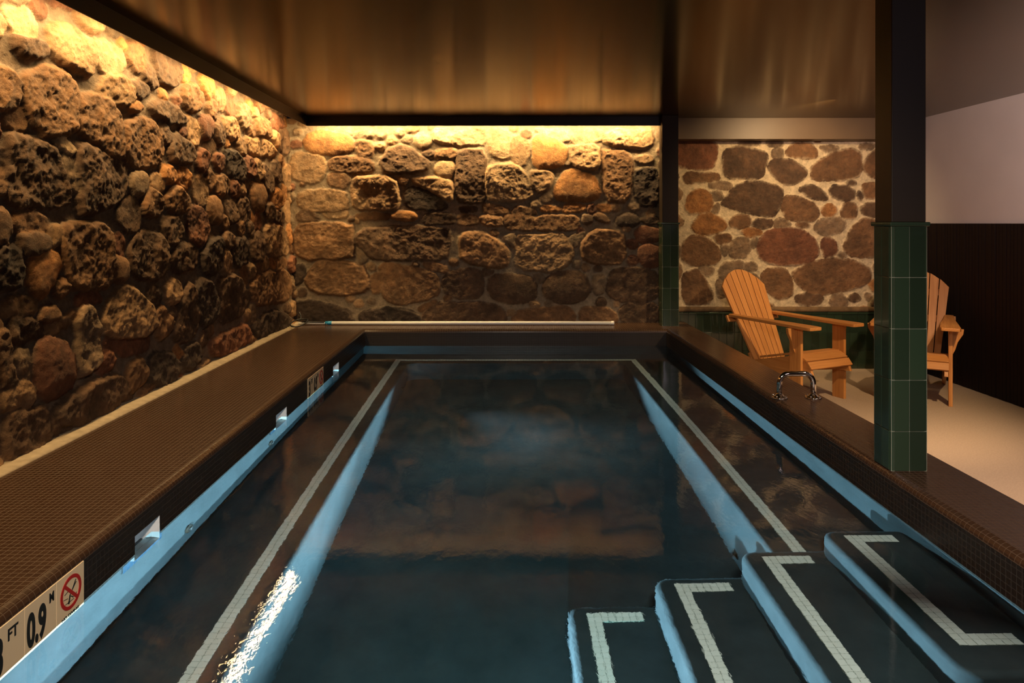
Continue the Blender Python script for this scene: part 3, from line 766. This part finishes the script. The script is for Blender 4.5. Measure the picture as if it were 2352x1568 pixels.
# ------------------------------------------------------------------ depth signs
def glyphs(txt, size, sx, bold, mat, parent, name, y, z, depth=0.0012):
    """lettering on a face looking +X; y, z = lower left corner in the parent's frame (text runs along +Y)"""
    cu = bpy.data.curves.new(name, 'FONT'); cu.body = txt; cu.size = size; cu.offset = bold; cu.extrude = depth / 2; cu.resolution_u = 6
    tmp = bpy.data.objects.new('tmp_text', cu); COL.objects.link(tmp)
    dg = bpy.context.evaluated_depsgraph_get(); me = bpy.data.meshes.new_from_object(tmp.evaluated_get(dg))
    bpy.data.objects.remove(tmp); bpy.data.curves.remove(cu)
    me.transform(Matrix(((0, 0, 1, 0.0042), (sx, 0, 0, y), (0, 1, 0, z), (0, 0, 0, 1))))
    me.materials.clear(); me.materials.append(mat)
    o = bpy.data.objects.new(name, me); COL.objects.link(o); o.parent = parent; return o
def sign(y0, label):
    T, HT = 0.1265, 0.136
    o = empty('depth_marker', (XL, y0, -0.163), 0, label, 'depth sign', 'pool depth signs on the left wall')
    tl = []
    for k in range(3):
        c = MB(); c.box((-0.004, k * T + 0.0009, 0), (0.0036, (k + 1) * T - 0.0009, HT)); tl.append(c.build('tile', M['enamel'], o, bevel=0.0012))
    glyphs('3', 0.128, 0.62, 0.0050, M['ink'], tl[0], 'numeral', 0.012, 0.022)
    glyphs('FT', 0.042, 0.85, 0.0008, M['ink'], tl[0], 'letters', 0.064, 0.088)
    glyphs('0.9', 0.118, 0.52, 0.0046, M['ink'], tl[1], 'numeral', T + 0.008, 0.026)
    glyphs('M', 0.036, 0.75, 0.0010, M['ink'], tl[1], 'letters', T + 0.095, 0.096)
    glyphs('NO DIVING', 0.0150, 1.0, 0.0002, M['ink'], tl[2], 'letters', 2 * T + 0.022, 0.009)
    cy, cz, r1, r0 = 2.5 * T, 0.077, 0.047, 0.0375; c = MB(); n = 48
    for x in (0.0052,):
        for i in range(n):
            a, e = 2 * math.pi * i / n, 2 * math.pi * (i + 1) / n
            q = [(r0, a), (r1, a), (r1, e), (r0, e)]
            P = [(x, cy + rr * math.cos(t_), cz + rr * math.sin(t_)) for rr, t_ in q]; c.face(P)
            B = [(0.0036, p[1], p[2]) for p in P]; c.face([P[1], B[1], B[2], P[2]]); c.face([P[0], P[3], B[3], B[0]])
    c.build('ban_ring', M['red'], tl[2])
    c = MB(); c.prism([(-0.041, -0.0045), (0.041, -0.0045), (0.041, 0.0045), (-0.041, 0.0045)], (0.0047, cy, cz), (0, 1, -1), (0, 1, 1), 0.0012); c.build('ban_bar', M['red'], tl[2])
    c = MB()
    def stroke(pts, wd):
        for (a, b_), (e, f_) in zip(pts[:-1], pts[1:]):
            d = Vector((0, e - a, f_ - b_)); L_ = d.length; d.normalize()
            c.prism([(0, -wd / 2), (L_, -wd / 2), (L_, wd / 2), (0, wd / 2)], (0.0042, cy + a, cz + b_), d, Vector((1, 0, 0)).cross(d), 0.001)
    stroke([(0.022, 0.026), (0.006, 0.004), (-0.004, -0.006)], 0.0030); stroke([(0.024, 0.018), (0.006, 0.004)], 0.0022)
    stroke([(-0.004, -0.006), (-0.008, -0.022)], 0.0052); stroke([(0.0, -0.012), (0.008, -0.018)], 0.0026); stroke([(-0.008, -0.022), (-0.011, -0.029)], 0.007)
    stroke([(-0.029, 0.004), (-0.012, 0.008)], 0.0016); stroke([(-0.033, -0.008), (-0.014, -0.012)], 0.0012); stroke([(0.008, -0.021), (0.026, -0.014)], 0.0014)
    stroke([(-0.026, -0.024), (0.014, -0.026)], 0.0012)
    c.build('diver_figure', M['ink'], tl[2], merge=False)
sign(2.019 - 0.3795, 'nearer and larger-looking 3 FT 0.9 M no diving tile sign at the waterline')
sign(4.746 - 0.3795, 'farther 3 FT 0.9 M no diving tile sign, seen small beyond the middle skimmer')

# ------------------------------------------------------------------ tiled columns
def column(x0, x1, y0, y1, label):
    cx_, cy_ = (x0 + x1) / 2, (y0 + y1) / 2; wx_, wy_ = (x1 - x0) / 2, (y1 - y0) / 2
    o = empty('tiled_column', (cx_, cy_, 0), 0, label, 'column', 'green tiled columns on the right pool edge')
    c = MB(); c.box((-wx_ + 0.004, -wy_ + 0.004, 0), (wx_ - 0.004, wy_ - 0.004, H - 0.012)); core = c.build('grout_core', M['grout'], o)
    t = MB(); rows = [H - 0.012 - 0.2005 * k for k in range(5)] + [0.001]; g_ = 0.0013; cr = 0.013; th = 0.0055
    for r_ in range(5):
        z1, z0 = rows[r_] - g_, rows[r_ + 1] + g_
        for sgn in (-1, 1):
            for a, b_ in ((-wx_ + cr, 0), (0, wx_ - cr)):
                y_ = sgn * wy_; t.box((a + g_, min(y_, y_ - sgn * th), z0), (b_ - g_, max(y_, y_ - sgn * th), z1))
            for a, b_ in ((-wy_ + cr, 0), (0, wy_ - cr)):
                x_ = sgn * wx_; t.box((min(x_, x_ - sgn * th), a + g_, z0), (max(x_, x_ - sgn * th), b_ - g_, z1))
            for s2 in (-1, 1):                          # quarter-round corner tiles
                pc = (sgn * (wx_ - cr), s2 * (wy_ - cr)); n = 5; rr = cr - g_
                out = [(pc[0] + sgn * rr * math.cos(math.pi / 2 * k / n), pc[1] + s2 * rr * math.sin(math.pi / 2 * k / n)) for k in range(n + 1)]
                poly = [pc] + out
                if sgn * s2 < 0: poly = poly[::-1]
                t.prism(poly, (0, 0, (z0 + z1) / 2), (1, 0, 0), (0, 1, 0), z1 - z0)
    t.build('tile_cladding', M['green'], o, bevel=0.0013, seg=2)
    e = 0.006; c = MB(); c.box((-wx_ - e, -wy_ - e, H - 0.013), (wx_ + e, wy_ + e, H + 0.004)); c.build('cap_tile', M['green'], o, bevel=0.005, seg=3)
    e = 0.006; c = MB(); c.box((-wx_ + e, -wy_ + e, H + 0.003), (wx_ - e, wy_ - e, ZC)); c.build('upper_post', M['post'], o, bevel=0.004)
column(1.523, 1.670, 2.664, 2.796, 'nearer column, dark green tile below and dark painted post above, beside the grab rail side of the pool')
column(1.516, 1.680, 6.42, 6.56, 'farther slim column with green tile base standing between the two stone walls')

# ------------------------------------------------------------------ green tiled dado in the alcove
c = MB(); zt = wz(717, WA - 0.04)
base = MB(); base.box((1.60, WA - 0.03, ZR), (WR - 0.025, WA + 0.05, zt - 0.002)); dado = st(base.build('trim_5', M['grout']))
x = xo + 0.006; x = 1.70
while x < WR - 0.03:
    z1 = zt - 0.018
    while z1 > ZR + 0.01:
        z0 = max(ZR + 0.002, z1 - 0.181)
        c.box((x + 0.0009, WA - 0.036, z0 + 0.0009), (min(WR - 0.03, x + 0.076) - 0.0009, WA - 0.028, z1 - 0.0009)); z1 = z0 if z0 > ZR + 0.01 else -9
    x += 0.076
x = 1.70
while x < WR - 0.03:
    c.box((x + 0.0009, WA - 0.044, zt - 0.018), (min(WR - 0.03, x + 0.152) - 0.0009, WA + 0.02, zt)); x += 0.152
c.build('tile_cladding', M['green'], dado, bevel=0.0018)
# mortar ledge between dado and stones
c = MB(); c.box((1.70, WA - 0.035, zt - 0.001), (WR - 0.02, WA + 0.05, zt + 0.05)); st(c.build('trim_6', M['ledge'], bevel=0.02, seg=3))

# ------------------------------------------------------------------ grab rail
o = empty('grab_rail', (wx(1829, 3.79), 3.79, 0), 0, 'short polished steel grab rail bolted to the mosaic pool edge', 'grab rail')
hw = 0.094; hh_ = 0.134; rc = 0.052; path = [(-hw, 0, 0.004), (-hw, 0, hh_ - rc)]
path += [(-hw + rc - rc * math.cos(R(a)), 0, hh_ - rc + rc * math.sin(R(a))) for a in range(10, 91, 10)]
path += [(hw - rc + rc * math.sin(R(a)), 0, hh_ - rc + rc * math.cos(R(a))) for a in range(0, 91, 10)] + [(hw, 0, 0.004)]
c = MB(); c.tube(path, 0.0148, 20); c.build('bar', M['steel'], o, smooth=True)
for sx in (-hw, hw):
    c = MB(); c.lathe([(0.044, 0), (0.045, 0.004), (0.041, 0.009), (0.026, 0.012), (0.020, 0.020), (0.0155, 0.022)], (sx, 0, 0), 32); fl = c.build('flange', M['steel'], o, smooth=True)
    for k in range(4):
        a = R(45 + 90 * k); c = MB(); c.lathe([(0.0058, 0), (0.0058, 0.004), (0.0040, 0.0075), (0.001, 0.0085)], (sx + 0.034 * math.cos(a), 0.034 * math.sin(a), 0.009), 10); c.build('bolt', M['steel'], fl, smooth=True)

# ------------------------------------------------------------------ rescue pole lying along the back wall
yp = 6.50; o = empty('rescue_pole', (0, yp, 0), 0, 'long white rescue pole with blue grip lying along the back stone wall', 'pole')
xa, xb = wx(750, yp), wx(1405, yp)
c = MB(); c.tube([(xa, 0, 0.018), (xb, 0, 0.018)], 0.0165, 18); c.build('tube', M['white_plastic'], o, smooth=True)
c = MB(); c.tube([(xb - 0.004, 0, 0.0185), (xb + 0.022, 0, 0.0185)], 0.0185, 18); c.build('end_cap', M['white_plastic'], o, smooth=True)
c = MB(); c.tube([(xa - 0.012, 0, 0.0185), (xa + 0.05, 0, 0.0185)], [0.016, 0.0185], 18); c.build('grip_collar', M['blue_plastic'], o, smooth=True)
xs = wx(690, yp)
c = MB(); c.tube([(xs - 0.02, 0.0, 0.016), (xa, 0, 0.016)], 0.010, 12); c.build('shaft', M['white_plastic'], o, smooth=True)
c = MB(); pts = [(xa - 0.02, -0.012, 0.026), (xa - 0.12, -0.016, 0.028), (xs + 0.02, -0.02, 0.032)]
x0 = wx(688, 6.35)
for k in range(0, 33):
    a = R(40 + 11 * k); pts.append((x0 + 0.072 * math.cos(a), -0.16 + 0.13 * math.sin(a), 0.036 + 0.022 * math.sin(a) + 0.0006 * k))
pts += [(xs + 0.012, -0.03, 0.06), (xs + 0.01, -0.02, 0.09), (xs - 0.005, -0.02, 0.125)]
c.tube(pts, 0.0065, 8); c.build('hook_loop', M['black_rubber'], o, smooth=True)

# ------------------------------------------------------------------ adirondack chairs
def chair(name='garden_chair'):
    """local frame: front edge of the seat towards -Y, origin on the floor midway between the front legs"""
    o = empty(name); W = M['wood']; B = 0.0022
    def pr(nm, poly, org, ax, ay, t, par=o, bv=B):
        c = MB(); c.prism(poly, org, ax, ay, t); return c.build(nm, W, par, bevel=bv)
    hs = 0.245                                              # half spacing of the legs
    for s in (-1, 1):
        pr('front_leg', [(0, -0.055), (0.606, -0.055), (0.606, 0.055), (0, 0.055)], (s * hs, 0.0, 0), (0, 0, 1), (0, 1, 0), 0.028)
        # seat rail doubling as rear leg: runs from the front lip down to the floor behind
        rail = [(-0.135, 0.245), (-0.118, 0.300), (-0.06, 0.352), (0.0, 0.372), (0.08, 0.366), (0.48, 0.262), (0.86, 0.07), (0.90, 0.0), (0.80, 0.0), (0.40, 0.145), (0.0, 0.235)]
        pr('seat_rail', rail, (s * (hs - 0.030), 0, 0), (0, 1, 0), (0, 0, 1), 0.026)
        # arm, broader and rounded at the front
        arm = [(-0.19, -0.055), (-0.185, -0.070), (-0.15, -0.078), (0.10, -0.072), (0.45, -0.045), (0.70, -0.034), (0.72, 0.0), (0.70, 0.034), (0.30, 0.040), (0.05, 0.052), (-0.15, 0.060), (-0.185, 0.052), (-0.19, 0.035)]
        pr('armrest', [(x, y * s * -1) for x, y in (arm if s < 0 else arm)][::(1 if s < 0 else -1)], (s * (hs + 0.006), 0, 0.619), (0, 1, 0), (-1, 0, 0), 0.026, bv=0.004)
        # bracket under the arm
        bk = [(0.604, 0.0), (0.604, 0.075), (0.565, 0.070), (0.50, 0.034), (0.44, 0.018), (0.40, 0.0)]
        pr('arm_bracket', bk, (s * (hs + 0.014), 0.01, 0), (0, 0, 1), (s, 0, 0), 0.026)
    # seat slats, following the curve of the rails
    top = [(-0.128, 0.290), (-0.112, 0.322), (-0.058, 0.366), (0.0, 0.386), (0.08, 0.380), (0.48, 0.276)]
    def onc(s_):
        acc = 0
        for (a, b_), (e, f_) in zip(top[:-1], top[1:]):
            L_ = math.hypot(e - a, f_ - b_)
            if s_ <= acc + L_ or (e, f_) == top[-1]:
                k = (s_ - acc) / L_; return Vector((0, a + (e - a) * k, b_ + (f_ - b_) * k)), Vector((0, e - a, f_ - b_)).normalized()
            acc += L_
    wd = 0.083; s_ = -0.012
    for k in range(7):
        p0, _ = onc(max(0.0, s_) if k else 0.0); p1, _ = onc(s_ + wd)
        d = (p1 - p0); L_ = d.length; n_ = Vector((1, 0, 0)).cross(d.normalized())
        hw_ = hs - 0.012
        pr('seat_slat', [(-hw_, 0), (hw_, 0), (hw_, L_ - 0.006), (-hw_, L_ - 0.006)], p0 + n_ * 0.004, (1, 0, 0), d, 0.018)
        s_ += wd
    # fan-shaped back of seven slats with an arched top
    b0 = Vector((0, 0.50, 0.235)); d = Vector((0, 0.385, 0.765)).normalized(); LB = 0.86
    for k in range(7):
        t = k - 3
        xb, xt = t * 0.0515, t * 0.0735; wb, wt = 0.0455, 0.0665
        L_ = LB - 0.013 * t * t
        slope = -0.026 * t
        poly = [(0, xb - wb / 2), (0, xb + wb / 2), (L_ + slope * 0.5, xt + wt / 2), (L_ + 0.002, xt), (L_ - slope * 0.5, xt - wt / 2)]
        pr('back_slat', [(x, y) for x, y in poly], b0, d, (1, 0, 0), 0.019)
    nrm = Vector((1, 0, 0)).cross(d); back = -nrm if nrm.y < 0 else nrm
    for h_, hw_ in ((0.06, 0.19), (0.41, 0.30), (0.66, 0.22)):
        pc = b0 + d * h_ + back * 0.022
        pr('back_brace', [(-hw_, -0.03), (hw_, -0.03), (hw_, 0.03), (-hw_, 0.03)], pc, (1, 0, 0), d, 0.022)
    return o
def dup(root):
    r = root.copy(); COL.objects.link(r)
    for ch in list(root.children):
        q = ch.copy(); COL.objects.link(q); q.parent = r
        for g_ in ch.children:
            s_ = g_.copy(); COL.objects.link(s_); s_.parent = q
    return r
c1 = chair(); c1.location = (2.573, 5.535, ZR); c1.rotation_euler = (0, 0, R(25))
tag(c1, 'slatted wooden garden armchair with arched back, in full view behind the grab rail', 'chair', 'wooden garden chairs')
c2 = dup(c1); c2.location = (3.345, 5.522, ZR); c2.rotation_euler = (0, 0, R(-32))
tag(c2, 'slatted wooden garden armchair half hidden by the green column, before the dark slatted wall', 'chair', 'wooden garden chairs')

# downlights and added fills reach the pool floor through the water (refracted shadows)
for o in S.objects:
    if o.name.startswith(('water',)): o.cycles.is_caustics_caster = True
    if o.type == 'LIGHT' and o.name.startswith(('downlight', 'lounge')): o.data.cycles.is_caustics_light = True
    if o.type == 'MESH' and (o.name.split('.')[0] in ('pool_basin', 'bench', 'tile_line', 'step', 'tile_nosing', 'grout_bed')): o.cycles.is_caustics_receiver = True
